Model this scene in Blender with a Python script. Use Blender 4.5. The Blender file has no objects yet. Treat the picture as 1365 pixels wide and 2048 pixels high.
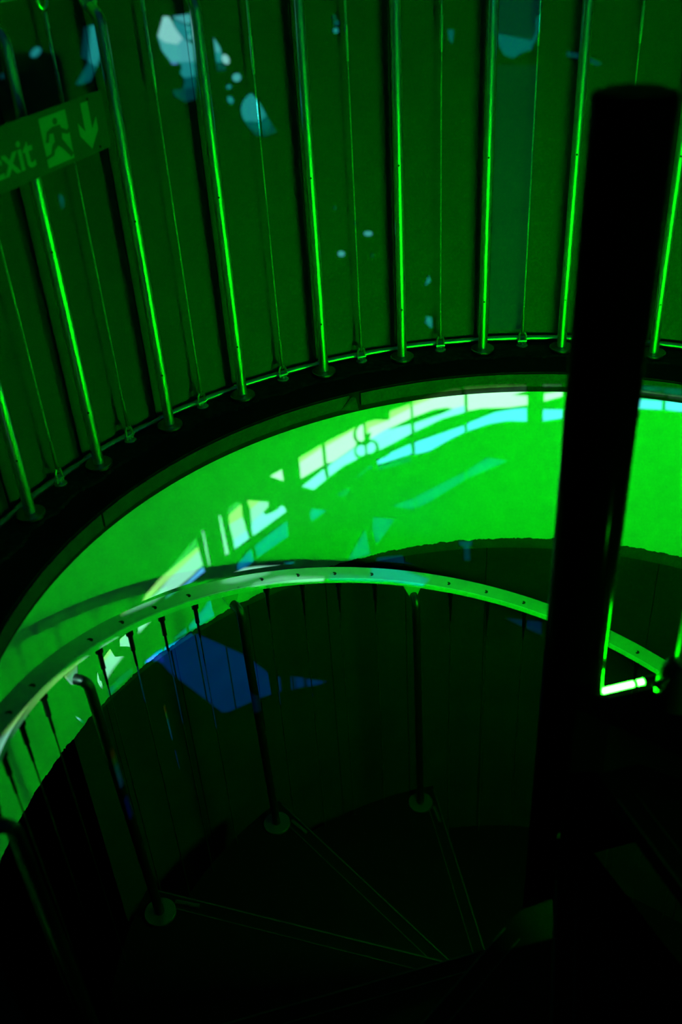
import bpy, bmesh, math, random
from mathutils import Vector, Matrix, Quaternion
from mathutils.geometry import delaunay_2d_cdt
random.seed(7)
sc = bpy.context.scene
COL = sc.collection
R_ = math.radians
U = 1.25                                   # metres per survey unit (upper floor to camera = 1 unit)

# ------------------------------------------------------------------ camera
# survey frame: origin on the stair axis, z = 0 at the camera, z = -1 at the upper floor
CAM = Vector((-0.32912, -1.07150, 0.0))
F, PITCH, ROLL = 1991.0, 0.60295, -0.06515
_c, _s = math.cos(PITCH), math.sin(PITCH)
FW = Vector((0, _c, -_s)); UP0 = Vector((0, _s, _c)); RT0 = Vector((1, 0, 0))
RT = math.cos(ROLL)*RT0 + math.sin(ROLL)*UP0
UPV = -math.sin(ROLL)*RT0 + math.cos(ROLL)*UP0
def W(p): return Vector((p[0]*U, p[1]*U, (p[2]+1)*U))      # survey -> world metres
cam_d = bpy.data.cameras.new('camera'); cam = bpy.data.objects.new('camera', cam_d); COL.objects.link(cam)
M = Matrix((RT, UPV, -FW)).transposed().to_4x4(); M.translation = W(CAM); cam.matrix_world = M
cam_d.sensor_fit = 'VERTICAL'; cam_d.sensor_height = 36; cam_d.lens = F/2048*36
cam_d.clip_start = 0.02
cam_d.dof.use_dof = True; cam_d.dof.focus_distance = 2.75; cam_d.dof.aperture_fstop = 2.0
sc.camera = cam

# ------------------------------------------------------------------ world, exposure
w = bpy.data.worlds.new('world'); sc.world = w; w.use_nodes = True
w.node_tree.nodes['Background'].inputs[0].default_value = (0.02, 0.45, 0.80, 1)
w.node_tree.nodes['Background'].inputs[1].default_value = 0.026
vs = sc.view_settings; vs.view_transform = 'Standard'; vs.look = 'None'; vs.exposure = 0.0; vs.gamma = 1.0; vs.use_curve_mapping = False

TUBE_STRENGTH = 1200.0
PROJ_POWER = 5200.0

# ------------------------------------------------------------------ helpers
def ray(px):
    return FW + RT*((px[0]-682.5)/F) + UPV*((1024-px[1])/F)
def cylhit(px, r):
    d = ray(px); a = d.x*d.x+d.y*d.y; b = d.x*CAM.x+d.y*CAM.y; c = CAM.x**2+CAM.y**2-r*r
    t = (-b+math.sqrt(max(b*b-a*c, 0)))/a
    return CAM + d*t
def planehit(px, z):
    d = ray(px); return CAM + d*((z-CAM.z)/d.z)
def az_of(p): return math.degrees(math.atan2(p.y, p.x)) % 360
def pol(r, a, z): a = R_(a); return Vector((r*math.cos(a), r*math.sin(a), z))

def mat(name, col, rough=0.6, metal=0.0, spec=0.5, noise=None, bump=0.0, nscale=20.0, emit=None, estr=0.0):
    m = bpy.data.materials.new(name); m.use_nodes = True; nt = m.node_tree; b = nt.nodes['Principled BSDF']
    b.inputs['Base Color'].default_value = (*col, 1); b.inputs['Roughness'].default_value = rough
    b.inputs['Metallic'].default_value = metal; b.inputs['Specular IOR Level'].default_value = spec
    if noise or bump:
        tc = nt.nodes.new('ShaderNodeTexCoord'); n = nt.nodes.new('ShaderNodeTexNoise')
        n.inputs['Scale'].default_value = nscale; n.inputs['Detail'].default_value = 6
        nt.links.new(tc.outputs['Object'], n.inputs['Vector'])
        if noise:
            cr = nt.nodes.new('ShaderNodeValToRGB')
            cr.color_ramp.elements[0].position = 0.3; cr.color_ramp.elements[1].position = 0.7
            cr.color_ramp.elements[0].color = (*[x*(1-noise) for x in col], 1)
            cr.color_ramp.elements[1].color = (*[min(1, x*(1+noise)) for x in col], 1)
            nt.links.new(n.outputs['Fac'], cr.inputs['Fac']); nt.links.new(cr.outputs['Color'], b.inputs['Base Color'])
        if bump:
            bp = nt.nodes.new('ShaderNodeBump'); bp.inputs['Strength'].default_value = bump; bp.inputs['Distance'].default_value = 0.004
            nt.links.new(n.outputs['Fac'], bp.inputs['Height']); nt.links.new(bp.outputs['Normal'], b.inputs['Normal'])
    if emit:
        b.inputs['Emission Color'].default_value = (*emit, 1); b.inputs['Emission Strength'].default_value = estr
    return m

M_ = dict(
    plaster=mat('drum_plaster', (0.74, 0.76, 0.72), 0.75, spec=0.2, noise=0.03, bump=0.06, nscale=14),
    panel=mat('screen_panel', (0.062, 0.072, 0.07), 0.7, spec=0.15, noise=0.06, nscale=9),
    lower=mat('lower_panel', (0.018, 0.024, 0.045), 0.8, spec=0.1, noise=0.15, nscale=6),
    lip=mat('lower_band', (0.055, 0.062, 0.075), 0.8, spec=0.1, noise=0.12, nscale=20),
    black=mat('black_paint', (0.004, 0.004, 0.0045), 0.8, spec=0.08, noise=0.3, nscale=15),
    void=mat('black_wall', (0.002, 0.002, 0.002), 0.9, spec=0.0, noise=0.2),
    floor=mat('upper_floor', (0.012, 0.014, 0.013), 0.85, spec=0.1, noise=0.3, bump=0.2, nscale=30),
    cover=mat('floor_cover', (0.03, 0.035, 0.03), 0.9, spec=0.1, noise=0.5, bump=0.5, nscale=60),
    fascia=mat('fascia', (0.045, 0.05, 0.045), 0.7, spec=0.2, noise=0.2, nscale=25),
    steel=mat('brushed_steel', (0.75, 0.76, 0.75), 0.33, metal=1.0, noise=0.05, nscale=40),
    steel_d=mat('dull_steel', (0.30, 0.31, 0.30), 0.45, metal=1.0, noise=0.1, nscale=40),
    steel_k=mat('shaded_steel', (0.07, 0.075, 0.073), 0.42, metal=1.0, noise=0.1, nscale=40),  # stair posts: the dark surroundings they mirror are put into the colour
    cable_k=mat('shaded_wire_rope', (0.10, 0.10, 0.10), 0.5, metal=1.0, noise=0.3, nscale=200),  # stair cables: steel darkened for the dark surroundings it reflects
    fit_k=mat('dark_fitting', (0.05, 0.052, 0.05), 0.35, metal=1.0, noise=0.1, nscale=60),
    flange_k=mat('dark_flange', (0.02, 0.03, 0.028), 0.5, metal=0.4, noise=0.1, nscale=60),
    cable=mat('wire_rope', (0.5, 0.5, 0.48), 0.4, metal=1.0, noise=0.3, bump=0.5, nscale=300),
    fit=mat('cable_fitting', (0.28, 0.29, 0.28), 0.3, metal=1.0, noise=0.1, nscale=60),
    rail=mat('handrail_steel', (0.52, 0.54, 0.52), 0.5, metal=0.25, noise=0.05, nscale=12),
    edge=mat('polished_edge', (0.8, 0.82, 0.8), 0.4, metal=0.1, noise=0.03),
    column=mat('black_gloss', (0.0012, 0.0012, 0.0012), 0.13, spec=0.008, noise=0.05),
    tread=mat('tread_black', (0.0025, 0.003, 0.003), 0.85, spec=0.03, noise=0.3, nscale=25),
    nose=mat('nosing_strip', (0.02, 0.026, 0.024), 0.5, metal=0.3, spec=0.2, noise=0.2, nscale=60),
    signp=mat('sign_plate', (0.085, 0.10, 0.085), 0.6, spec=0.1, noise=0.04, nscale=15),
    signi=mat('sign_symbol', (0.30, 0.33, 0.27), 0.6, spec=0.1, noise=0.03, nscale=15),
    tube=mat('lit_tube', (0.5, 1.0, 0.5), 0.4, emit=(0.0012, 1.0, 0.0012), estr=TUBE_STRENGTH, noise=0.01),
    rubber=mat('black_plastic', (0.006, 0.006, 0.006), 0.45, spec=0.25, noise=0.1),
    projm=mat('projector_case', (0.02, 0.02, 0.02), 0.6, spec=0.3, noise=0.1),
)

def mesh(name, verts, faces, m, smooth=True, angle=40):
    me = bpy.data.meshes.new(name); me.from_pydata([tuple(v) for v in verts], [], faces); me.update()
    bm = bmesh.new(); bm.from_mesh(me); bmesh.ops.recalc_face_normals(bm, faces=bm.faces); bm.to_mesh(me); bm.free()
    me.materials.append(M_[m] if isinstance(m, str) else m)
    if smooth:
        me.shade_smooth(); me.set_sharp_from_angle(angle=R_(angle))
    return me
def obj(name, me, parent=None, loc=None, rot=None):
    o = bpy.data.objects.new(name, me); COL.objects.link(o)
    if parent: o.parent = parent
    if loc is not None: o.location = loc
    if rot is not None: o.rotation_euler = rot
    return o
def tag(o, label=None, cat=None, group=None, kind=None):
    if label: o['label'] = label
    if cat: o['category'] = cat
    if group: o['group'] = group
    if kind: o['kind'] = kind
    return o
def thing(name, loc, label, cat, group=None):
    return tag(obj(name, None, loc=loc), label, cat, group)
def frames(path):
    ts = []
    for i in range(len(path)):
        a = path[max(i-1, 0)]; b = path[min(i+1, len(path)-1)]; ts.append((b-a).normalized())
    ref = Vector((0, 0, 1)) if abs(ts[0].z) < 0.9 else Vector((1, 0, 0))
    n = (ref - ts[0]*ref.dot(ts[0])).normalized(); out = []
    for i, t in enumerate(ts):
        n = (n - t*n.dot(t)).normalized(); out.append((t, n, t.cross(n)))
    return out
def tube_v(path, rad, seg=12, caps=True, v0=0):
    path = [Vector(p) for p in path]; fr = frames(path); V = []; Fc = []
    for i, (p, (t, n, b)) in enumerate(zip(path, fr)):
        r = rad[i] if isinstance(rad, (list, tuple)) else rad
        for k in range(seg):
            a = 2*math.pi*k/seg; V.append(p + n*(r*math.cos(a)) + b*(r*math.sin(a)))
    for i in range(len(path)-1):
        for k in range(seg):
            k2 = (k+1) % seg
            Fc.append((v0+i*seg+k, v0+i*seg+k2, v0+(i+1)*seg+k2, v0+(i+1)*seg+k))
    if caps:
        Fc.append(tuple(v0+k for k in range(seg))[::-1]); Fc.append(tuple(v0+(len(path)-1)*seg+k for k in range(seg)))
    return V, Fc
def tube_me(name, path, rad, m, seg=12, caps=True):
    V, Fc = tube_v(path, rad, seg, caps); return mesh(name, V, Fc, m)
def lathe(name, prof, m, seg=20):          # prof: [(r,z)] from bottom to top, closed with caps
    V = []; Fc = []
    for r, z in prof:
        for k in range(seg):
            a = 2*math.pi*k/seg; V.append((r*math.cos(a), r*math.sin(a), z))
    for i in range(len(prof)-1):
        for k in range(seg):
            k2 = (k+1) % seg; Fc.append((i*seg+k, i*seg+k2, (i+1)*seg+k2, (i+1)*seg+k))
    Fc.append(tuple(range(seg))[::-1]); Fc.append(tuple((len(prof)-1)*seg+k for k in range(seg)))
    return mesh(name, V, Fc, m, angle=35)
def box_me(name, c0, c1, m, bev=0.0):
    bm = bmesh.new(); bmesh.ops.create_cube(bm, size=1)
    for v in bm.verts:
        v.co = Vector([(c0[i]+c1[i])/2 + v.co[i]*(c1[i]-c0[i]) for i in range(3)])
    if bev: bmesh.ops.bevel(bm, geom=list(bm.edges), offset=bev, segments=2, affect='EDGES')
    me = bpy.data.meshes.new(name); bm.to_mesh(me); bm.free(); me.materials.append(M_[m]); return me
def ring_solid(name, a0, a1, step, sect, m, angle=30):
    """sweep a closed (r,z) section round the stair axis from a0 to a1 (deg); sect may be a function of az"""
    n = max(1, int(math.ceil(abs(a1-a0)/step))); V = []; Fc = []; q = None
    for i in range(n+1):
        a = a0+(a1-a0)*i/n; s = sect(a) if callable(sect) else sect; q = len(s)
        V += [W(pol(r, a, z)) for r, z in s]
    for i in range(n):
        for k in range(q):
            k2 = (k+1) % q; Fc.append((i*q+k, i*q+k2, (i+1)*q+k2, (i+1)*q+k))
    Fc.append(tuple(range(q))); Fc.append(tuple(n*q+k for k in range(q)))
    return mesh(name, V, Fc, m, angle=angle)

# ------------------------------------------------------------------ levels and radii (survey units)
ZF = -1.005; R_SLAB = 0.885; FAS = 0.032
R_POST = 0.992; R_CABLE = 1.012; R_PANEL = 1.04; R_DRUM = 1.0; R_LOW = 1.06
Z_DRUM = -1.533; Z_LOW = -3.35
A_OPEN = 153.6
PA = {-4: 153.95, -3: 143.11, -2: 132.44, -1: 121.88, 0: 110.44, 1: 99.75, 2: 89.05, 3: 78.84, 4: 67.24}
CA = {-3.5: 147.9, -2.5: 137.4, -1.5: 126.9, -.5: 115.6, .5: 104.9, 1.5: 94.4, 2.5: 83.8}
for k in range(5, 9): PA[k] = PA[4]-10.75*(k-4)
for k in range(5, 10): PA[-k] = PA[-4]+10.75*(k-4)
for k in range(-9, 8):
    CA.setdefault(k+.5, (PA[k]+PA[k+1])/2)

# ------------------------------------------------------------------ the setting
# upper floor: slab round the well, open where the landing comes in
def slab_r(a): return R_SLAB-0.029*min(1, max(0, (a-180)/25))
fl = tag(obj('floor', ring_solid('floor', -40, 302, 2, lambda a: [(slab_r(a)+0.004, ZF-0.05), (slab_r(a), ZF-0.012), (slab_r(a), ZF), (2.9, ZF), (2.9, ZF-0.16), (1.2, ZF-0.16), (1.2, ZF-0.05)], 'floor')), kind='structure')
rc = random.Random(3); jag = [rc.uniform(-1, 1) for _ in range(700)]
def cov(a):
    j = jag[int((a-20)*3) % 700]*0.0035 + 0.004*math.sin(a*0.9)
    return [(0.958+j, ZF), (R_PANEL-0.012, ZF), (R_PANEL-0.012, ZF+0.0035), (0.962+j, ZF+0.0035)]
obj('floor_covering', ring_solid('floor_covering', 24, 206, 0.34, cov, 'cover'), fl)
# fascia strip in lengths, with the open joint near the middle
fas = tag(obj('trim_1', None, loc=W((0, 0, ZF))), kind='structure')
iw = fas.location.copy()
def under(o, parent):                       # mesh built in world coordinates, parented to an object away from the origin
    o.parent = parent; o.location = -parent.location; return o
def fsec(b0): return [(R_SLAB-0.006, ZF-FAS-b0), (R_SLAB-0.006, ZF-0.002), (R_SLAB+0.01, ZF-0.002), (R_SLAB+0.01, ZF-FAS-b0)]
for a0, a1 in ((-38, 34), (34.3, 107.9), (109.6, 150.2), (150.5, 180)):
    under(obj('fascia_strip', ring_solid('fascia_strip', a0, a1, 1.5, fsec(0), 'fascia')), fas)
# torn corner flap at the joint
f0 = pol(R_SLAB-0.008, 109.6, ZF-0.004); fl_v = [pol(R_SLAB-0.007, 111.0, ZF-FAS), pol(R_SLAB-0.014, 108.5, ZF-FAS-0.006), pol(R_SLAB-0.016, 108.9, ZF-0.006), pol(R_SLAB-0.010, 109.4, ZF-0.004)]
V = [W(v) for v in fl_v] + [W(v)+Vector((0, 0.003, 0)) for v in fl_v]
under(obj('fascia_strip', mesh('fascia_flap', V, [(0, 1, 2, 3), (7, 6, 5, 4), (0, 4, 5, 1), (1, 5, 6, 2), (2, 6, 7, 3), (3, 7, 4, 0)], 'fascia', smooth=False)), fas)

# bright drum wall below the slab, ragged lower edge
rj = random.Random(11); n_j = 1400; jj = [0.0]*n_j; v = 0
for i in range(n_j):
    v = v*0.82 + rj.uniform(-1, 1)*0.0016; jj[i] = v + (rj.uniform(-.004, 0) if rj.random() < .04 else 0)
def drum(a):
    z = Z_DRUM + jj[int((a-12)/0.16) % n_j] + 0.006*math.sin(R_(a*2.1)) - 0.006*math.cos(R_(a-80))
    return [(R_DRUM, z), (R_DRUM, ZF-0.05), (R_DRUM+0.025, ZF-0.05), (R_DRUM+0.025, z)]
tag(obj('wall_drum', ring_solid('wall_drum', 14, 216, 0.16, drum, 'plaster')), kind='structure')

# upper screen wall: one panel per bay behind the balustrade
wu = tag(obj('wall_upper', None, loc=W((0, 0, ZF))), kind='structure')
for k in range(-9, 8):
    a1, a0 = PA[k]-0.06, PA[k+1]+0.06
    zb = -0.988-0.0035*max(0, (a0-95)/15)*0.8
    under(obj('panel', ring_solid('panel', a0, a1, 0.8, [(R_PANEL, zb), (R_PANEL, 0.75), (R_PANEL+0.012, 0.75), (R_PANEL+0.012, zb)], 'panel')), wu)

# lower dark wall: curved panels, band under the drum, black opening on the left
wl = tag(obj('wall_lower', None, loc=W((0, 0, Z_LOW))), kind='structure')
aj = [A_OPEN]; a = 147.4
while a > 15: aj.append(a); a -= 12.08
aj.append(15)
for a1, a0 in zip(aj[:-1], aj[1:]):
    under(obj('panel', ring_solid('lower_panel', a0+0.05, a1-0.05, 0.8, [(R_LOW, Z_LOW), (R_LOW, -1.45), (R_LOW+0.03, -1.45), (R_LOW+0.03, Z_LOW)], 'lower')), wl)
tag(obj('lighter_band', ring_solid('lighter_band', 15.2, 150.0, 0.8, [(R_LOW-0.016, -1.602), (R_LOW-0.016, -1.46), (R_LOW-0.001, -1.46), (R_LOW-0.001, -1.602)], 'lip')), kind='structure')  # lighter band along the top of the lower wall
tag(obj('wall_back', ring_solid('wall_back', -160, 200, 3, [(2.6, Z_LOW), (2.6, -1.2), (2.66, -1.2), (2.66, Z_LOW)], 'void')), kind='structure')
flo = [W(pol(2.66, t*5, Z_LOW)) for t in range(72)]
tag(obj('floor_lower', mesh('floor_lower', flo+[p+Vector((0, 0, -.1)) for p in flo], [tuple(range(72)), tuple(range(72, 144))[::-1]]+[(i, (i+1) % 72, 72+(i+1) % 72, 72+i) for i in range(72)], 'void', smooth=False)), kind='structure')

# ------------------------------------------------------------------ balustrade pieces
def post_path(h, out, bend=0.03):           # metres; vertical, then an elbow outwards (+x)
    p = [Vector((0, 0, 0)), Vector((0, 0, h-bend))]
    for i in range(1, 7):
        t = math.pi/2*i/6*0.8; p.append(Vector((bend*(1-math.cos(t)), 0, h-bend+bend*math.sin(t))))
    d = (p[-1]-p[-2]).normalized(); p.append(p[-1]+d*max(0.004, out-p[-1].x)); return p
def plate_me(name, top_w, h, th, m):        # triangular bracket plate, wide at the top, in the tangential plane
    V = [(-.5*th, -.011, 0), (-.5*th, .011, 0), (-.5*th, top_w/2, h), (-.5*th, -top_w/2, h)]
    V += [(x+th, y, z) for x, y, z in V]
    return mesh(name, V, [(0, 1, 2, 3), (7, 6, 5, 4), (0, 4, 5, 1), (1, 5, 6, 2), (2, 6, 7, 3), (3, 7, 4, 0)], m, smooth=False)

RP = 0.0128                                  # post radius, m
H_UP = (1.0-0.225)*U                         # upper post height to the elbow
flange = lathe('flange', [(0.033, 0), (0.033, 0.007), (0.031, 0.009), (0.014, 0.009)], 'fit', 28)
flange_k = lathe('flange', [(0.043, 0), (0.043, 0.007), (0.041, 0.009), (0.016, 0.009)], 'flange_k', 28)
dotm = lathe('screw_hole', [(0.0027, -0.0004), (0.0027, 0.0006)], 'rubber', 10)
up_post = tube_me('post', post_path(H_UP, 0.03), RP, 'steel', 20)
up_plate = plate_me('bracket', 0.062, 0.05, 0.006, 'rail')
ZB = -1.0
ub = thing('upper_balustrade', W((0, R_POST, ZB)), 'curved steel balustrade of posts and cables on the upper floor edge', 'balustrade')
def at(o, parent, world, rotz=0):
    o.parent = parent; o.location = world-parent.location; o.rotation_euler = (0, 0, rotz); return o
cam_w = W(CAM)
for k in range(-9, 9):
    a = PA[k]; b = W(pol(R_POST, a, ZB))
    p = at(obj('post', up_post), ub, b, R_(a))
    f = obj('flange', flange, p)
    pl = obj('bracket', up_plate, p, loc=(0.03, 0, H_UP-0.006))
    if -4 <= k <= 4:                         # small dark screw holes facing the well
        for z in (-0.569, -0.879):
            dd = Vector((cam_w.x-b.x, cam_w.y-b.y, 0)).normalized(); dd.rotate(Quaternion((0, 0, 1), -R_(a)+R_(6)))
            q = obj('screw_hole', dotm, p, loc=dd*(RP)+Vector((0, 0, (z-ZB)*U)))
            q.rotation_mode = 'QUATERNION'; q.rotation_quaternion = Vector((0, 0, 1)).rotation_difference(dd)
# cables: rope, swaged sleeves at both ends, fork and stud
zt, zs1, zs0 = -0.215, -0.368, -0.905
L = lambda z: (z-ZB)*U
rope = tube_me('cable', [(0, 0, L(zs0)-.02), (0, 0, L(zs1)+.02)], 0.0019, 'cable', 8)
sl_lo = tube_me('sleeve', [(0, 0, 0.035), (0, 0, L(zs0)-.03), (0, 0, L(zs0))], [0.0042, 0.0042, 0.0032], 'fit', 10)
sl_up = tube_me('sleeve', [(0, 0, L(zs1)), (0, 0, L(zs1)+.03), (0, 0, L(zs1)+.08), (0, 0, L(zs1)+.081), (0, 0, L(zt)-.03), (0, 0, L(zt)-.029), (0, 0, L(zt))], [0.0026, 0.0042, 0.0042, 0.003, 0.003, 0.0048, 0.0048], 'steel', 10)
V = []; Fc = []
for s in (-1, 1):
    v_, f_ = tube_v([(0, s*.009, 0.008), (0, s*.009, 0.034), (0, s*.004, 0.044)], 0.0034, 8, True, len(V)); V += v_; Fc += f_
v_, f_ = tube_v([(0, -.013, 0.016), (0, .013, 0.016)], 0.0042, 10, True, len(V)); V += v_; Fc += f_
v_, f_ = tube_v([(0, 0, 0), (0, 0, 0.004), (0, 0, 0.0045), (0, 0, 0.012)], [0.016, 0.016, 0.005, 0.005], 12, True, len(V)); V += v_; Fc += f_
fork = mesh('fork', V, Fc, 'steel')
hook = tube_me('hook', [Vector((0, .011*math.cos(t), L(zt)+.028-.022*math.sin(t)*1.0)) for t in [math.pi*i/8 for i in range(9)]], 0.003, 'steel', 8)
for k in [i+.5 for i in range(-9, 8)]:
    a = CA[k]; b = W(pol(R_CABLE, a, ZB-0.0022))
    c = at(obj('cable', rope), ub, b, R_(a))
    obj('sleeve', sl_lo, c); obj('sleeve', sl_up, c); obj('fork', fork, c); obj('hook', hook, c)
# bottom rail tube and the flat handrail on top
for k in range(-9, 8):
    z = -0.99-0.0022*max(0, (PA[k]-95)/15)
    under(obj('bottom_rail', tube_me('bottom_rail', [W(pol(1.029, PA[k]+(PA[k+1]-PA[k])*t/6, z)) for t in range(7)], 0.0085, 'steel', 10)), ub)
z = -0.19
hr = under(obj('handrail', ring_solid('handrail', PA[8]-2, PA[-9]+2, 1, [(0.99, z), (0.99, z+.007), (1.05, z+.007), (1.05, z)], 'rail')), ub)

# ------------------------------------------------------------------ spiral staircase
R_IN, R_TR, R_SP = 0.0462, 0.853, 0.80
def az_p(k): return 164.6-31.65*k
def z_t(k): return -1.895-0.203*k if k >= 0 else -1.895-0.178*k
def railz(a): return -1.154-(166.3-a)*(0.186/32.4)       # handrail underside
st = thing('spiral_staircase', W((0, 0, Z_LOW)), 'black spiral staircase winding down round the column with thin nosing strips', 'staircase')
def wedge(name, a0, a1, r0, r1, z0, z1, m, n=10):
    V = []; Fc = []
    for i in range(n+1):
        a = a0+(a1-a0)*i/n
        V += [W(pol(r0, a, z0)), W(pol(r1, a, z0)), W(pol(r1, a, z1)), W(pol(r0, a, z1))]
    for i in range(n):
        for k in range(4):
            k2 = (k+1) % 4; Fc.append((i*4+k, i*4+k2, i*4+4+k2, i*4+4+k))
    Fc += [(0, 1, 2, 3), tuple(n*4+k for k in range(4))]
    return mesh(name, V, Fc, m, angle=30)
for k in range(-4, 7):
    n0 = az_p(k)-3.6; z = z_t(k)
    t = under(obj('tread', wedge('tread', n0, n0+35.5, R_IN, R_TR, z-0.032, z, 'tread')), st)
    # nosing: a front lip, and the inlay strip behind it, each a straight bar along the tread's front edge
    for off, wd, hh in ((0.0, 0.0035, 0.0012), (0.030, 0.0022, 0.0010)):
        d = pol(1, n0, 0); nrm = Vector((-d.y, d.x, 0)); p0 = d*0.14+nrm*off; p1 = d*(R_TR-0.012-off*.4)+nrm*off
        V = [p0, p1, p1+nrm*wd, p0+nrm*wd]; V = [W((q.x, q.y, z-0.0005)) for q in V]+[W((q.x, q.y, z+hh)) for q in V]
        s = obj('nosing_strip', mesh('nosing_strip', V, [(0, 1, 2, 3), (7, 6, 5, 4), (0, 4, 5, 1), (1, 5, 6, 2), (2, 6, 7, 3), (3, 7, 4, 0)], 'nose', smooth=False), t)
    d = pol(1, n0, 0); nrm = Vector((-d.y, d.x, 0)); q0 = d*(R_TR-0.13)+nrm*0.014; q1 = d*(R_TR-0.075)+nrm*0.017
    tb = tube_me('fixing_plate', [W((q0.x, q0.y, z+0.0005)), W((q1.x, q1.y, z+0.0005))], 0.007, 'nose', 10)
    obj('fixing_plate', tb, t)
# landing at the head of the stair
Z_LAND = -1.035
A_L1 = 2.2
TD = Vector((0.0774, 0.0172, 0)).normalized(); TN = Vector((TD.y, -TD.x, 0))          # lamp direction, and the side facing the viewer
e0 = Vector((0.0408, -0.0143, 0))+TN*0.058
lp = [pol(R_SLAB-0.014, a_, 0) for a_ in range(-44, 9, 3)]
far = e0+TD*0.84
lp = [q for q in lp if (q-e0).dot(TN) > 0.01]+[far, e0-TD*0.02, pol(0.06, -100, 0)]
V = [W((q.x, q.y, Z_LAND)) for q in lp]+[W((q.x, q.y, Z_LAND-0.03)) for q in lp]; n_ = len(lp)
obj_l = under(obj('landing', mesh('landing', V, [tuple(range(n_)), tuple(range(n_, 2*n_))[::-1]]+[(i, (i+1) % n_, n_+(i+1) % n_, n_+i) for i in range(n_)], 'tread', smooth=False)), st)
q0, q1 = e0-TD*0.02, far
qc = pol(0.06, -100, 0)
V = [W((q.x, q.y, z)) for q in (qc, q0, q0+TN*0.008, qc+TN*0.008) for z in (Z_LAND-0.03, Z_LAND-0.34)]
obj('light_baffle', mesh('light_baffle', V, [(0, 2, 4, 6), (7, 5, 3, 1), (0, 1, 3, 2), (2, 3, 5, 4), (4, 5, 7, 6), (6, 7, 1, 0)], 'tread', smooth=False), obj_l)  # added plates below the landing, keep the tube's light off the near treads
V = [W((q.x, q.y, z)) for q in (q0, q1, q1+TN*0.008, q0+TN*0.008) for z in (Z_LAND-0.03, Z_LAND-0.34)]
obj('light_baffle', mesh('light_baffle', V, [(0, 2, 4, 6), (7, 5, 3, 1), (0, 1, 3, 2), (2, 3, 5, 4), (4, 5, 7, 6), (6, 7, 1, 0)], 'tread', smooth=False), obj_l)

# column (newel)
Z_CT = -0.24; RC = 0.0448*U; hc = (Z_CT-Z_LOW)*U
nc = thing('newel_column', W((0, 0, Z_LOW)), 'thick glossy black round column in the foreground with a flat top', 'column')
prof = [(RC, 0.012), (RC, hc-0.006), (RC-0.002, hc-0.002), (RC-0.006, hc), (RC-0.02, hc+0.0005)]
obj('shaft', lathe('shaft', prof, 'column', 96), nc)
obj('base_plate', lathe('base_plate', [(RC*1.7, 0), (RC*1.7, 0.012), (RC*1.02, 0.014)], 'column', 48), nc)

# ------------------------------------------------------------------ stair balustrade: helical flat rail, bent posts, cables
sb = thing('stair_balustrade', W(pol(R_SP, az_p(0), z_t(0))), 'flat curved steel handrail with bent posts and cables following the spiral stair', 'balustrade')
A_R0, A_R1 = -2.0, 203.0
def strip(name, a0, a1, r0, r1, z0, z1, tilt, m, step=1.2):
    n = int((a1-a0)/step); V = []; Fc = []
    for i in range(n+1):
        a = a0+(a1-a0)*i/n; b = railz(a)
        V += [W(pol(r0, a, b+z0)), W(pol(r1, a, b+z0+tilt)), W(pol(r1, a, b+z1+tilt)), W(pol(r0, a, b+z1))]
    for i in range(n):
        for k in range(4):
            k2 = (k+1) % 4; Fc.append((i*4+k, i*4+k2, i*4+4+k2, i*4+4+k))
    Fc += [(0, 1, 2, 3), tuple(n*4+k for k in range(4))]
    return mesh(name, V, Fc, m, angle=30)
RH0, RH1 = 0.829, 0.872
hrail = under(obj('handrail', strip('handrail', A_R0, A_R1, RH0, RH1, 0.0, 0.0075, 0.004, 'rail')), sb)
lip = under(obj('rail_edge', strip('rail_edge', A_R0, A_R1, RH0-0.0035, RH0+0.0005, -0.004, 0.0085, 0.0, 'edge')), sb)
scr = lathe('screw', [(0.0078, 0), (0.0078, 0.0010), (0.0040, 0.0018), (0.0034, 0.0008)], 'fit_k', 14)
cable_az = []
for k in range(-3, 6):
    a0 = 166.3-32.4*k
    for j in (1, 2, 3, 4): cable_az.append((a0-6.4*j-.2, k+1))
for k in range(-1, 5):                       # posts
    ab = az_p(k); at_ = 166.3-32.4*k if k >= 0 else ab+1.7
    zb = z_t(k); h = (railz(at_)-zb)*U-0.045
    foot = W(pol(R_SP, ab, zb)); topw = W(pol(0.832, at_, railz(at_)))-foot
    dirh = Vector((topw.x, topw.y, 0)); out = 0.032
    # straight shaft that leans slightly to the elbow, elbow turning out under the rail
    e = topw-Vector((0, 0, 0.040)); od = Vector((math.cos(R_(at_)), math.sin(R_(at_)), 0))
    s_top = e-od*0.032-Vector((0, 0, 0.022))
    path = [Vector((0, 0, 0)), s_top*0.5, s_top]
    for i in range(1, 6):
        t = math.pi/2*i/5; path.append(s_top+od*(0.024*(1-math.cos(t)))+Vector((0, 0, 0.022*math.sin(t))))
    path.append(e+od*0.002)
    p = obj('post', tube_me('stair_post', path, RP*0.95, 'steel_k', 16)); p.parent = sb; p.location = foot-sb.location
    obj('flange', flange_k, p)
    pl = obj('bracket', plate_me('bracket', 0.060, 0.046, 0.006, 'rail'), p, loc=e-Vector((0, 0, 0.006)), rot=(0, 0, R_(at_)))
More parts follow.
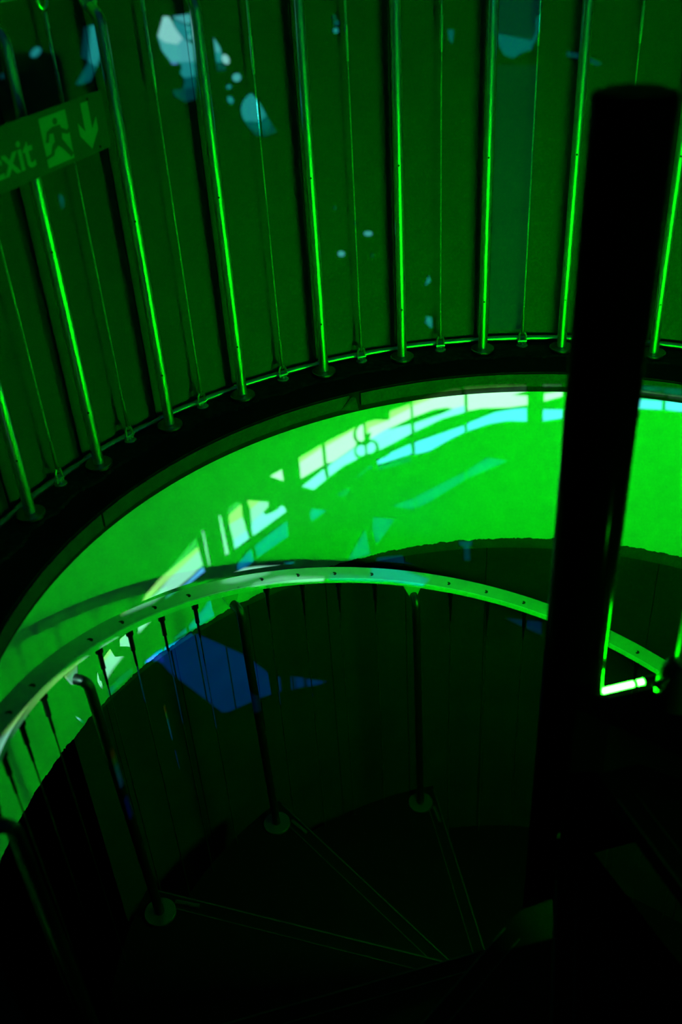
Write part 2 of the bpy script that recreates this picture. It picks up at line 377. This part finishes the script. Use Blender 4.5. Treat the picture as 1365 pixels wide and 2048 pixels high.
for a, k in cable_az:
    zr = railz(a); zb = z_t(k) if k <= 6 else zr-.75
    if a < az_p(6)+20 or a > 201: continue
    foot = W(pol(0.836, a, zb)); H = (zr-zb)*U
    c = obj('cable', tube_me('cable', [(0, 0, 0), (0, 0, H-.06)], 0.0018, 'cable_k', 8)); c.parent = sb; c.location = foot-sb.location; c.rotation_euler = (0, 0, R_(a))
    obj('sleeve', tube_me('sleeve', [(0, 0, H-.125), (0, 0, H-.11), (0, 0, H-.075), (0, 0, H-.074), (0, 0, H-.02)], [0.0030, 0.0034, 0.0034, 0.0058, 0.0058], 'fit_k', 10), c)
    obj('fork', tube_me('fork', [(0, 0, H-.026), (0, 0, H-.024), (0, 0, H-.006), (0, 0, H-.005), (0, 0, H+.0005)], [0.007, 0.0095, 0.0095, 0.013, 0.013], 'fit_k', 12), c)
    zz = W(pol(0.847, a+.3, zr+0.0088+0.0016))
    s = obj('screw', scr); s.parent = hrail; s.location = zz-sb.location-hrail.location-Vector((0, 0, 0)) - Vector((0, 0, 0))
    s.location = zz

# ------------------------------------------------------------------ exit sign on the balustrade
s1 = cylhit((207, 178), 0.962); s1b = cylhit((222, 293), 0.962); s0 = planehit((0, 253), s1.z)
xd = Vector((s1.x-s0.x, s1.y-s0.y, 0)).normalized()      # reading direction
SH = (s1.z-s1b.z)*U; SW = 0.43*U
nd = Vector((xd.y, -xd.x, 0))                             # towards the well
lc = W(s1b)-xd*SW                                         # lower left corner
lc.z = W(s1b).z
es = thing('exit_sign', lc, 'long green exit sign with running figure and down arrow on the upper balustrade', 'sign')
es.rotation_euler = (0, 0, math.atan2(xd.y, xd.x))
def flat(name, polys, y, th, m, parent, cut=None):        # extruded outlines in the sign plane (x right, z up), facing -y
    V = []; Fc = []
    for P in polys:
        n = len(P); b = len(V)
        V += [(x, y, z) for x, z in P]+[(x, y-th, z) for x, z in P]
        Fc += [tuple(b+i for i in range(n)), tuple(b+n+i for i in range(n))[::-1]]
        Fc += [(b+i, b+(i+1) % n, b+n+(i+1) % n, b+n+i) for i in range(n)]
    return obj(name, mesh(name, V, Fc, m, smooth=False), parent)
cr = 0.006
def rrect(x0, z0, x1, z1, r, n=5):
    out = []
    for cx_, cz_, a0 in ((x1-r, z1-r, 0), (x0+r, z1-r, 90), (x0+r, z0+r, 180), (x1-r, z0+r, 270)):
        out += [(cx_+r*math.cos(R_(a0+90*i/n)), cz_+r*math.sin(R_(a0+90*i/n))) for i in range(n+1)]
    return out
flat('plate', [rrect(0, 0, SW, SH, cr)], 0.003, 0.003, 'signp', es)
XR = SW
def sx(f): return XR-SH*f                                  # distances from the right edge in sign heights
ar = [(0.635, .90), (0.435, .90), (0.435, .42), (0.275, .60), (0.275, .38), (0.535, .10), (0.795, .38), (0.795, .60), (0.635, .42)]
flat('arrow', [[(sx(x), SH*z) for x, z in ar]], 0.0, 0.0007, 'signi', es)
door = [(sx(1.76), SH*.08), (sx(1.06), SH*.08), (sx(1.06), SH*.90), (sx(1.76), SH*.90)]
flat('door_symbol', [door], 0.0, 0.0007, 'signi', es)
def man(pts): return [(sx(1.06+(x-1.02)*1.75), SH*z) for x, z in pts]
head = [(1.20+.034*math.cos(t*math.pi/6), .775+.055*math.sin(t*math.pi/6)) for t in range(12)]
body = [(1.26, .70), (1.14, .70), (1.13, .64), (1.05, .57), (1.01, .60), (0.985, .555), (1.05, .50), (1.135, .555), (1.15, .47), (1.105, .36), (1.02, .16), (1.06, .11), (1.16, .30), (1.22, .38), (1.28, .33), (1.31, .25), (1.44, .22), (1.44, .27), (1.345, .29), (1.30, .42), (1.255, .46), (1.255, .60), (1.315, .61), (1.345, .48), (1.39, .49), (1.345, .655)]
flat('running_figure', [man(head), man(body)], -0.0006, 0.0006, 'signp', es)
tc = bpy.data.curves.new('exit_text', 'FONT'); tc.body = 'Exit'; tc.size = SH*0.72; tc.extrude = 0.0004; tc.offset = SH*0.010
to = bpy.data.objects.new('t', tc); COL.objects.link(to); dg = bpy.context.evaluated_depsgraph_get(); dg.update()
tm = bpy.data.meshes.new_from_object(to.evaluated_get(dg)); bpy.data.objects.remove(to)
tm.materials.clear(); tm.materials.append(M_['signi']); wd = max(v.co.x for v in tm.vertices)
lt = obj('lettering', tm, es, loc=(sx(2.04)-wd, -0.0005, SH*0.22), rot=(R_(90), 0, 0))
scs = lathe('screw', [(0.003, 0), (0.003, 0.0012), (0.0015, 0.0018)], 'rubber', 10)
for fx, fz in ((0.42, .93), (0.30, .075), (3.4, .93), (3.4, .075)):
    obj('screw', scs, es, loc=(sx(fx), 0, SH*fz), rot=(R_(90), 0, 0))
for fx in (0.35, 1.9):                                     # clips that hold it to the posts behind
    obj('clip', box_me('clip', (sx(fx)-.012, .003, SH*.35), (sx(fx)+.012, .028, SH*.65), 'rubber', .002), es)

# ------------------------------------------------------------------ the green tube lamp at the landing edge
ZT = -1.083
tdir = Vector((0.0774, 0.0172, 0)).normalized(); t0 = Vector((0.0408, -0.0143, ZT))
def tp(s): return W(t0+tdir*(s-0.043))
lamp = thing('tube_lamp', tp(0.05), 'glowing green light tube fixed at the landing edge beside the column', 'lamp')
for s0_, s1_ in ((0.046, 0.0955), (0.1005, 0.1120), (0.148, 0.25), (0.254, 0.36)):
    under(obj('tube', tube_me('tube', [tp(s0_), tp(s1_)], 0.0056, 'tube', 16)), lamp)
for s0_, s1_, r in ((0.0955, 0.1005, 0.0066), (0.1120, 0.148, 0.0085), (0.25, 0.254, 0.0066), (0.36, 0.372, 0.0085)):
    under(obj('clip', tube_me('clip', [tp(s0_), tp(s1_)], r, 'rubber', 16)), lamp)
for s_ in (0.13, 0.366):
    e = tp(s_)-W((0, 0, 0))+W((0, 0, 0)); q = e+Vector((tdir.y, -tdir.x, 0))*0.068
    under(obj('bracket', tube_me('bracket', [e, e-Vector((0, 0, .014)), q-Vector((0, 0, .014))], 0.004, 'rubber', 8)), lamp)

# second tube of the same kind at the outer end of the landing, right of the viewer
l2 = W((0.60, -0.62, Z_LAND)); lamp2 = thing('tube_lamp', l2, 'green light tube on the outer end of the landing, right of the viewer', 'lamp')
ld2 = Vector((0.75, 0.66, 0)).normalized()
obj('tube', tube_me('tube', [ld2*-0.05+Vector((0, 0, .03)), ld2*0.05+Vector((0, 0, .03))], 0.0056, 'tube', 16), lamp2)
for s_ in (-1, 1):
    obj('clip', tube_me('clip', [ld2*(0.05*s_)+Vector((0, 0, .03)), ld2*(0.064*s_)+Vector((0, 0, .03))], 0.0085, 'rubber', 12), lamp2)
    obj('bracket', tube_me('bracket', [ld2*(0.058*s_), ld2*(0.058*s_)+Vector((0, 0, .028))], 0.005, 'rubber', 8), lamp2)

sd = Vector((math.cos(R_(142)), math.sin(R_(142)), 0)); sn = Vector((sd.y, -sd.x, 0))*-1    # added plate, keeps this tube's light off the stair treads
if sn.dot(Vector((-1, -1, 0))) < 0: sn = -sn
c_ = ld2*-0.066+sn*0.004
V = [c_+sd*a_+sn*b_+Vector((0, 0, z_)) for z_ in (0, 0.13) for a_, b_ in ((-.05, 0), (.22, 0), (.22, .004), (-.05, .004))]
obj('light_blocker', mesh('light_blocker', V, [(3, 2, 1, 0), (4, 5, 6, 7), (0, 1, 5, 4), (1, 2, 6, 5), (2, 3, 7, 6), (3, 0, 4, 7)], 'void', smooth=False), lamp2)

# guard post standing on the landing edge by the lamp
gp = W(planehit((1350, 1400), Z_LAND)); g = thing('landing_post', gp, 'steel guard post with a black collar on the dark landing, right of column', 'post')
obj('post', tube_me('guard_post', [(0, 0, 0.0), (0, 0, 0.95)], 0.0125, 'steel', 16), g)
obj('collar', lathe('collar', [(0.036, 0), (0.036, 0.05), (0.030, 0.075), (0.022, 0.088), (0.013, 0.09)], 'rubber', 24), g)
obj('clamp_knob', tube_me('clamp_knob', [(-0.02, -.012, 0.07), (-0.040, -.026, 0.07), (-0.041, -.027, 0.07), (-0.048, -.032, 0.07)], [0.005, 0.005, 0.009, 0.008], 'rubber', 12), g)
obj('cap', lathe('cap', [(0.0135, 0.945), (0.0135, 0.955), (0.008, 0.958)], 'steel_d', 16), g)

# ------------------------------------------------------------------ projector on a stand behind the viewer; its slide throws the broken patches of light
vdir = Vector((-CAM.x, -CAM.y, 0)).normalized()
PQ = -vdir*2.2+Vector((0, 0, 0.5)); PW = W(PQ)
tgt = W(cylhit((640, 720), 1.0)); pf = (tgt-PW).normalized(); pr = pf.cross(Vector((0, 0, 1))).normalized(); pu = pr.cross(pf)
DS = 0.12
def sl(p):                                   # survey point -> slide plane (tangent units)
    d = W(p)-PW; z = d.dot(pf); return (d.dot(pr)/z, d.dot(pu)/z)
PATCH = []                                   # (slide polygon, colour)
def patch(org, pts, r, col):
    ox, oy, s = org
    P = [sl(cylhit((ox+x/s, oy+y/s), r)) for x, y in pts]; PATCH.append((P, col))
def blob(org, cx_, cy_, rx, ry, r, col, rot=0, n=12):
    c, s = math.cos(R_(rot)), math.sin(R_(rot)); pts = []
    for i in range(n):
        t = 2*math.pi*i/n; x, y = rx*math.cos(t), ry*math.sin(t); pts.append((cx_+x*c-y*s, cy_+x*s+y*c))
    patch(org, pts, r, col)
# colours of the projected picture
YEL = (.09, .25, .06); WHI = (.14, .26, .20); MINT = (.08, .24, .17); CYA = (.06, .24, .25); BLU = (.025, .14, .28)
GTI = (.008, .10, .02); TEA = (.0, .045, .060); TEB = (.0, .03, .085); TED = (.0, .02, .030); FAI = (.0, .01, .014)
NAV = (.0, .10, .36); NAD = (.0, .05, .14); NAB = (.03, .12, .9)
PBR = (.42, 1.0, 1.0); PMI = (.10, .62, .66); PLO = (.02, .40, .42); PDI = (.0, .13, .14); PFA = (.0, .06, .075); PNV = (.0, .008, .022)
DW = R_DRUM
A = (380, 960, 5.6875); B = (520, 840, 4.55); C = (780, 740, 3.7917); D = (660, 960, 3.0333); E_ = (120, 1020, 3.7917); F_ = (0, 1180, 4.55)
G = (1100, 600, 5.15); H_ = (350, 1120, 4.55); P2 = (300, 0, 4.55); S_ = (0, 0, 4.55); T = (640, 0, 2.275); K = (600, 400, 4.55); L_ = (300, 1220, 3.7917)
# drum, left end
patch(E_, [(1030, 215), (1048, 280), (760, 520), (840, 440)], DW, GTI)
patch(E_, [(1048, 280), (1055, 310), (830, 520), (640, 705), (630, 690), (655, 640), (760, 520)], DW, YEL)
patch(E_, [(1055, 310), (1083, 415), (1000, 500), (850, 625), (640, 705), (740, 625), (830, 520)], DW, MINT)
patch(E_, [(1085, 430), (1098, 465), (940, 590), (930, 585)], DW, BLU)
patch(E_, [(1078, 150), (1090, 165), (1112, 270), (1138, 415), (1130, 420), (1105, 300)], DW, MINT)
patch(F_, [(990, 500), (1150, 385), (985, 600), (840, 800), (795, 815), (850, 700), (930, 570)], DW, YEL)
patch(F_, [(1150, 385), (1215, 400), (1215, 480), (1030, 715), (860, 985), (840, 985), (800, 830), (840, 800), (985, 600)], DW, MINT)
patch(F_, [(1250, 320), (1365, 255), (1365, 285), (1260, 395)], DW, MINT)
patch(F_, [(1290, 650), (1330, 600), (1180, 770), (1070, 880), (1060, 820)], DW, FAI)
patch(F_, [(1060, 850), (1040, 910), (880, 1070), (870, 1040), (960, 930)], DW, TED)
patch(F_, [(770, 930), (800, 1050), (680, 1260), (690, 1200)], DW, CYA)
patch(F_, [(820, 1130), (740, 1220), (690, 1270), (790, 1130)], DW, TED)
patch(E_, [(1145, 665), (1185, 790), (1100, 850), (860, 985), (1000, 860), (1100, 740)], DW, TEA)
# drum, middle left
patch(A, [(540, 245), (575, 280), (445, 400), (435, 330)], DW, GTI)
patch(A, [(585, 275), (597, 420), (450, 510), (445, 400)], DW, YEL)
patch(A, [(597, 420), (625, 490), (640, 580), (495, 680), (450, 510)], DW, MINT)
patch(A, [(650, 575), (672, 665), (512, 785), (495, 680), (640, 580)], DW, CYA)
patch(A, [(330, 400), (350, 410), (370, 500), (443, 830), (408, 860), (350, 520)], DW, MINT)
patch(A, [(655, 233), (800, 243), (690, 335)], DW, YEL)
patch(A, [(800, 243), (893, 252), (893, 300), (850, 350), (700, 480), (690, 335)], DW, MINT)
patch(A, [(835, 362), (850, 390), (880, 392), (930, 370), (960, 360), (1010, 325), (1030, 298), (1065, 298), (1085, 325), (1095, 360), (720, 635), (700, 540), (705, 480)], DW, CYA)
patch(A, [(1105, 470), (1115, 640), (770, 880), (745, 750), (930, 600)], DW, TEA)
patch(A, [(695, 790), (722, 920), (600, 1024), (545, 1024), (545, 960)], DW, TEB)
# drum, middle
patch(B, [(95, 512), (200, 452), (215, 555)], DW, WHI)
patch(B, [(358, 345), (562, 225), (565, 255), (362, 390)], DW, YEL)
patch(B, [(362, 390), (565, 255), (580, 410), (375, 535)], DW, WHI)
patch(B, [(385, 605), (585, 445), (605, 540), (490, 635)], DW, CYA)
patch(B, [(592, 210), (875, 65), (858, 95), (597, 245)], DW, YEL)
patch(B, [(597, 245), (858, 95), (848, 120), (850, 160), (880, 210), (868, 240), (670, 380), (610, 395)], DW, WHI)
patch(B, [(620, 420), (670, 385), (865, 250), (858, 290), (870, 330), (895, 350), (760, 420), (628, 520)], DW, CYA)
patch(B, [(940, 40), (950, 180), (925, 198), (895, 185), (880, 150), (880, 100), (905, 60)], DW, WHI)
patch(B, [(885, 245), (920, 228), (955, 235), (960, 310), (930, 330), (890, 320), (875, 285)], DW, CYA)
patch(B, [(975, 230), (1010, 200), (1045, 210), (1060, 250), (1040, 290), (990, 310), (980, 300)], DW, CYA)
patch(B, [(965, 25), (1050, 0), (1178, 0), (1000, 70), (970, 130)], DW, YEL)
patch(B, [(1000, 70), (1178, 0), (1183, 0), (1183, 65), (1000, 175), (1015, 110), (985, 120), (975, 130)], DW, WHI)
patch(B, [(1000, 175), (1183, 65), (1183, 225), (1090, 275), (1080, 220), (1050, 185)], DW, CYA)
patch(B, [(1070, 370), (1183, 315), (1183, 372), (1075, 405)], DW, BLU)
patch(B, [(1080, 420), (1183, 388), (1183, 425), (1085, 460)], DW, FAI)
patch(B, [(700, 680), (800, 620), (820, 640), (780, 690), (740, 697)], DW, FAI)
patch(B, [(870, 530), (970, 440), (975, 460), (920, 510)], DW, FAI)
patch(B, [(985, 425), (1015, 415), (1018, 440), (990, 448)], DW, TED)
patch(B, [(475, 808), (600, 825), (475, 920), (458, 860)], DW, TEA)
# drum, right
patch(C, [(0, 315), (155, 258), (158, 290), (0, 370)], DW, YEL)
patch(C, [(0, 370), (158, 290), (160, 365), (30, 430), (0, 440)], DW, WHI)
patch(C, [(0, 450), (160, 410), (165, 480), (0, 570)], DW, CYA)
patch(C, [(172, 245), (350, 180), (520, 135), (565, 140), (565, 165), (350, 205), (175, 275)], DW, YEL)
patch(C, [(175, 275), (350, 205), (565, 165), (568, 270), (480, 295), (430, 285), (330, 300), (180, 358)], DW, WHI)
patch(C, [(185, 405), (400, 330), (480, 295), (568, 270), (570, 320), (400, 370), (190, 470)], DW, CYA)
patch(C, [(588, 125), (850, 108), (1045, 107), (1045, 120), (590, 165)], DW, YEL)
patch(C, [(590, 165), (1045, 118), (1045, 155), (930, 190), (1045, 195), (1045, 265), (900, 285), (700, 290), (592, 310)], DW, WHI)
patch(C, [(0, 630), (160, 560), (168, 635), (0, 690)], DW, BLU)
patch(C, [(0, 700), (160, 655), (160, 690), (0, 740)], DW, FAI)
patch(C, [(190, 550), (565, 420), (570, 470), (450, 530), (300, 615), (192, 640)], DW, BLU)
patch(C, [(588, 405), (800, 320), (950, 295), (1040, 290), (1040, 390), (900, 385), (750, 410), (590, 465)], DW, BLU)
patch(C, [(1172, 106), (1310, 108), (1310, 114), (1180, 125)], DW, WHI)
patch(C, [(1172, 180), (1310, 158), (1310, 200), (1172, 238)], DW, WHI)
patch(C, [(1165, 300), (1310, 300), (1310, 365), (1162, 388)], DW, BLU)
patch(C, [(590, 765), (740, 665), (890, 690), (730, 760), (590, 820)], DW, TED)
patch(C, [(205, 960), (570, 775), (572, 830), (300, 1000), (205, 1045)], DW, TED)
patch(D, [(385, 158), (515, 110), (512, 180)], DW, TED)
patch(D, [(265, 228), (390, 240), (330, 330), (285, 385), (262, 300)], DW, TED)
patch(D, [(215, 305), (242, 450), (115, 485), (150, 420)], DW, TED)
patch(G, [(900, 925), (1180, 965), (1175, 985), (950, 955), (900, 950)], DW, WHI)
patch(G, [(1200, 968), (1365, 988), (1500, 1005), (1500, 1035), (1365, 1015), (1210, 995)], DW, WHI)
patch(G, [(880, 1020), (1160, 1040), (1155, 1130), (880, 1115)], DW, BLU)
patch(G, [(1195, 1045), (1365, 1050), (1500, 1065), (1500, 1170), (1365, 1150), (1195, 1130)], DW, BLU)
patch(G, [(950, 885), (1155, 900), (1150, 945), (945, 930)], R_SLAB-.006, PDI)
patch(G, [(1175, 905), (1365, 920), (1365, 985), (1175, 960)], R_SLAB-.006, PDI)
# handrail
patch(H_, [(390, 215), (510, 150), (660, 130), (870, 122), (790, 150), (640, 190), (520, 215)], 0.845, MINT)
patch(H_, [(740, 200), (960, 150), (1365, 150), (1365, 178), (950, 195), (700, 230)], 0.845, MINT)
patch(H_, [(900, 90), (1000, 85), (960, 110)], 0.845, TEA)
patch(D, [(0, 570), (130, 575), (300, 590), (430, 600), (330, 610), (0, 598)], 0.845, TEA)
# upper screen: big patch by the second post
PN = R_PANEL
patch(P2, [(70, 330), (130, 385), (250, 405), (300, 350), (392, 400), (405, 560), (260, 565), (190, 565), (110, 460)], PN, PMI)
patch(P2, [(260, 565), (405, 560), (415, 690), (312, 710), (275, 665), (290, 630), (285, 590)], PN, PLO)
patch(P2, [(312, 710), (415, 690), (420, 790), (300, 810), (315, 760)], PN, PDI)
patch(P2, [(300, 810), (420, 790), (415, 900), (320, 930), (220, 870), (210, 820)], PN, PFA)
patch(P2, [(205, 175), (290, 210), (378, 235), (386, 370), (350, 365), (300, 350), (240, 270)], PN, PLO)
patch(P2, [(120, 150), (175, 150), (240, 270), (300, 350), (250, 405), (130, 385), (70, 330)], PN, PBR)
patch(P2, [(205, 150), (366, 127), (373, 215), (330, 215), (250, 185)], PN, PMI)
blob(P2, 364, 335, 20, 26, PN, PMI); blob(P2, 345, 260, 18, 14, PN, PMI)
patch(P2, [(472, 195), (530, 270), (480, 290)], PN, PMI)
patch(P2, [(480, 290), (530, 270), (640, 430), (650, 480), (495, 470)], PN, PMI)
patch(P2, [(495, 470), (650, 480), (680, 560), (600, 570), (520, 580)], PN, PLO)
patch(P2, [(520, 580), (600, 570), (680, 560), (690, 640), (560, 650)], PN, PFA)
for cx_, cy_, rx, ry, c in ((690, 540, 32, 48, PBR), (570, 642, 25, 20, PMI), (790, 705, 40, 38, PMI), (720, 790, 24, 18, PLO), (733, 910, 26, 36, PLO)):
    blob(P2, cx_, cy_, rx, ry, PN, c, rot=-25)
patch(P2, [(925, 850), (980, 910), (1030, 990), (1060, 1050), (1000, 1110), (860, 1100), (835, 1040), (830, 980), (850, 920), (890, 870)], PN, PLO)
patch(P2, [(860, 1100), (1000, 1110), (1060, 1050), (1110, 1130), (1050, 1190), (920, 1180)], PN, PDI)
patch(P2, [(920, 1180), (1050, 1190), (1110, 1130), (1155, 1200), (1050, 1240), (960, 1230)], PN, PFA)
blob(P2, 222, 576, 34, 10, PN, (.15, .4, 1.0))
# upper screen: near the sign
patch(S_, [(820, 235), (885, 225), (925, 480), (880, 610), (810, 560), (810, 300)], PN, PLO)
patch(S_, [(770, 250), (820, 235), (810, 560), (740, 520), (760, 350)], PN, PFA)
patch(S_, [(810, 560), (880, 610), (820, 740), (730, 770), (690, 770)], PN, PDI)
blob(S_, 325, 475, 58, 34, PN, PLO, rot=-45); blob(S_, 210, 530, 44, 20, PN, PLO, rot=-28); blob(S_, 30, 690, 40, 18, PN, PFA, rot=-28)
blob(S_, 200, 590, 40, 14, PN, PFA, rot=-20); blob(S_, 530, 1870, 45, 100, PN, PDI, rot=10)
# upper screen: middle and right
patch((0, 0, 1.0), [(990, 130), (1078, 130), (1062, 400), (1045, 660), (976, 660), (982, 400)], PN, (.0, .002, .008))
patch(T, [(800, 0), (1010, 0), (1000, 80), (975, 185), (800, 152)], PN, PNV)
patch(T, [(583, 135), (610, 138), (603, 198), (590, 180)], PN, PDI)
patch(T, [(800, 152), (975, 185), (965, 225), (920, 240), (880, 265), (840, 250), (820, 215)], PN, PDI)
patch(T, [(985, 85), (1003, 75), (1000, 140), (975, 200), (965, 190), (985, 140)], PN, PDI)
patch(T, [(1125, 235), (1180, 245), (1180, 265), (1125, 255)], PN, PFA)
patch(T, [(1230, 265), (1285, 290), (1260, 298), (1230, 280)], PN, PFA)
blob(T, 66, 78, 8, 8, PN, PFA); blob(T, 76, 104, 11, 11, PN, PDI); blob(T, 73, 139, 12, 11, PN, PLO)
blob(K, 622, 306, 40, 22, PN, PMI); blob(K, 378, 490, 32, 26, PN, PMI); blob(K, 320, 72, 10, 14, PN, PFA); blob(K, 512, 215, 9, 10, PN, PFA); blob(K, 660, 505, 6, 18, PN, PFA)
patch(K, [(1175, 690), (1190, 740), (1140, 780)], PN, PLO)
patch(K, [(1150, 1060), (1200, 1070), (1205, 1150), (1190, 1165), (1165, 1130), (1140, 1115), (1155, 1095)], PN, PLO)
# lower dark wall
LW = R_LOW
patch(L_, [(325, 170), (720, 345), (930, 505), (985, 510), (995, 615), (850, 660), (600, 770), (550, 775), (150, 470), (90, 400), (20, 365), (100, 290)], LW, NAV)
patch(L_, [(30, 350), (95, 305), (105, 400), (85, 400)], LW, NAB)
for q in ([(1072, 505), (1090, 505), (1098, 600), (1078, 605)], [(1102, 508), (1165, 515), (1172, 580), (1110, 595)], [(1185, 522), (1280, 535), (1340, 542), (1280, 565), (1195, 580)]):
    patch(L_, q, LW, NAV)
patch(D, [(290, 470), (440, 455), (455, 500), (640, 560), (600, 590), (300, 540)], LW, NAD)
patch(D, [(785, 373), (865, 373), (860, 395), (845, 400), (850, 490), (815, 490), (815, 400), (790, 395)], LW-.016, (.0, .16, .16))
patch((683, 1024, 2.0), [(660, 425), (800, 440), (800, 490), (720, 455)], LW, NAD)
# slivers of the picture that catch the stair cables and the left post
def catch(r, a, za, zb, wid, cols):
    tn = Vector((-math.sin(R_(a)), math.cos(R_(a)), 0))*wid; n = len(cols)
    for i, c in enumerate(cols):
        z0 = za+(zb-za)*i/n; z1 = za+(zb-za)*(i+1)/n; p = pol(r, a, 0)
        PATCH.append(([sl(Vector((p.x, p.y, z))+s*tn) for z, s in ((z0, -1), (z0, 1), (z1, 1), (z1, -1))], c))
SPEC = [(.30, .25, .0), (.10, .9, .05), (.0, .9, .6), (.05, .8, .9), (.05, .5, 1.0)]
catch(0.80, az_p(0)+.6, cylhit((214, 1524), .80).z, cylhit((238, 1588), .80).z, 0.0105, SPEC)
catch(0.80, az_p(0)+.4, cylhit((243, 1618), .80).z, cylhit((256, 1652), .80).z, 0.0105, [(.0, .04, .7)])

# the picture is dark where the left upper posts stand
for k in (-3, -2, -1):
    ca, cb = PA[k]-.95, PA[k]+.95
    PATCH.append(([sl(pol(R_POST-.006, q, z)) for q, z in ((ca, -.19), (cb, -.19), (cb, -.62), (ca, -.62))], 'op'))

xs = [p[0] for P, c in PATCH for p in P]; ys = [p[1] for P, c in PATCH for p in P]
bx0, bx1, by0, by1 = min(xs)-.03, max(xs)+.03, min(ys)-.03, max(ys)+.03
verts = [Vector(q) for q in ((bx0, by0), (bx1, by0), (bx1, by1), (bx0, by1))]; faces = [[0, 1, 2, 3]]
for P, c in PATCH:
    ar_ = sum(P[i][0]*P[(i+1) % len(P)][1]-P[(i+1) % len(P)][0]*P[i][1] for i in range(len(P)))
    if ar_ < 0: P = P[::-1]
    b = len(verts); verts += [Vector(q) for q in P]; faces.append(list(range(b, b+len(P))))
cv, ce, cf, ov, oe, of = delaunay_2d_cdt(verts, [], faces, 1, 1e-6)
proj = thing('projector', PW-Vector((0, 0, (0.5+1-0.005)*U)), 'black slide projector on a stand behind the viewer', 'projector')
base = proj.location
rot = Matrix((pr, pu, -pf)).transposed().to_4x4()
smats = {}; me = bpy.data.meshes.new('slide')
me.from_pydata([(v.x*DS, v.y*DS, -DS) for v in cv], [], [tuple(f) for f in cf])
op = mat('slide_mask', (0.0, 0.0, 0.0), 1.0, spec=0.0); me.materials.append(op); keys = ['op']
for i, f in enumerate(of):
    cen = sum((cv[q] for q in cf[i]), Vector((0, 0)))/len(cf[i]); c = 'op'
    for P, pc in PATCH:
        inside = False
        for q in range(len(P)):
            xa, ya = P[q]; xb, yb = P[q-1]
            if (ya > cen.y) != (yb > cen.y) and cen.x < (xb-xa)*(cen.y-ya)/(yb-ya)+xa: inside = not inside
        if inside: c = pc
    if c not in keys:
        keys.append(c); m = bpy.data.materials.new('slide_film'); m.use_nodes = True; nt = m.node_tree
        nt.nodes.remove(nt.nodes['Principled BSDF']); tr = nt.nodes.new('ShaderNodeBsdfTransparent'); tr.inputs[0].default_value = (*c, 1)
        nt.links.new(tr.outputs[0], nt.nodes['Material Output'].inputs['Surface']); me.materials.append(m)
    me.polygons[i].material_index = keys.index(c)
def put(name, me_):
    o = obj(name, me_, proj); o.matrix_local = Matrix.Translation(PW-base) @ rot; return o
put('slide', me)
x0, x1, y0, y1 = bx0*DS, bx1*DS, by0*DS, by1*DS; th = 0.006; zb, zf = 0.16, -DS
V = []; Fc = []
def bxv(a, b):
    n = len(V); V.extend([(x, y, z) for z in (a[2], b[2]) for x, y in ((a[0], a[1]), (b[0], a[1]), (b[0], b[1]), (a[0], b[1]))])
    Fc.extend([tuple(n+i for i in q) for q in ((3, 2, 1, 0), (4, 5, 6, 7), (0, 1, 5, 4), (1, 2, 6, 5), (2, 3, 7, 6), (3, 0, 4, 7))])
bxv((x0-th, y0-th, zf), (x0, y1+th, zb)); bxv((x1, y0-th, zf), (x1+th, y1+th, zb)); bxv((x0, y1, zf), (x1, y1+th, zb)); bxv((x0, y0-th, zf), (x1, y0, zb)); bxv((x0-th, y0-th, zb), (x1+th, y1+th, zb+th))
put('case', mesh('case', V, Fc, 'projm', smooth=False))
hgt = (PW-base).z
pole_top = PW+pf*0.0+Vector((0, 0, 0)) - base
bot = min((rot @ Vector(q)).z for q in V)
pt = Vector((0, 0, 0)); off = (rot @ Vector(((x0+x1)/2, y0-th, 0.02)))
tgtp = Vector((off.x, off.y, 0))
obj('pole', tube_me('pole', [tgtp+Vector((0, 0, 0.02)), tgtp+Vector((0, 0, hgt+off.z))], 0.016, 'rubber', 14), proj)
obj('stand_base', lathe('stand_base', [(0.2, 0), (0.2, 0.012), (0.03, 0.03), (0.017, 0.05)], 'rubber', 32), proj, loc=tgtp)
ld = bpy.data.lights.new('projector_bulb', 'SPOT'); ld.energy = PROJ_POWER; ld.shadow_soft_size = 0.00016; ld.spot_size = R_(120); ld.spot_blend = 0.0
lo = bpy.data.objects.new('projector_bulb', ld); COL.objects.link(lo); lo.parent = proj; lo.matrix_local = Matrix.Translation(PW-base) @ rot
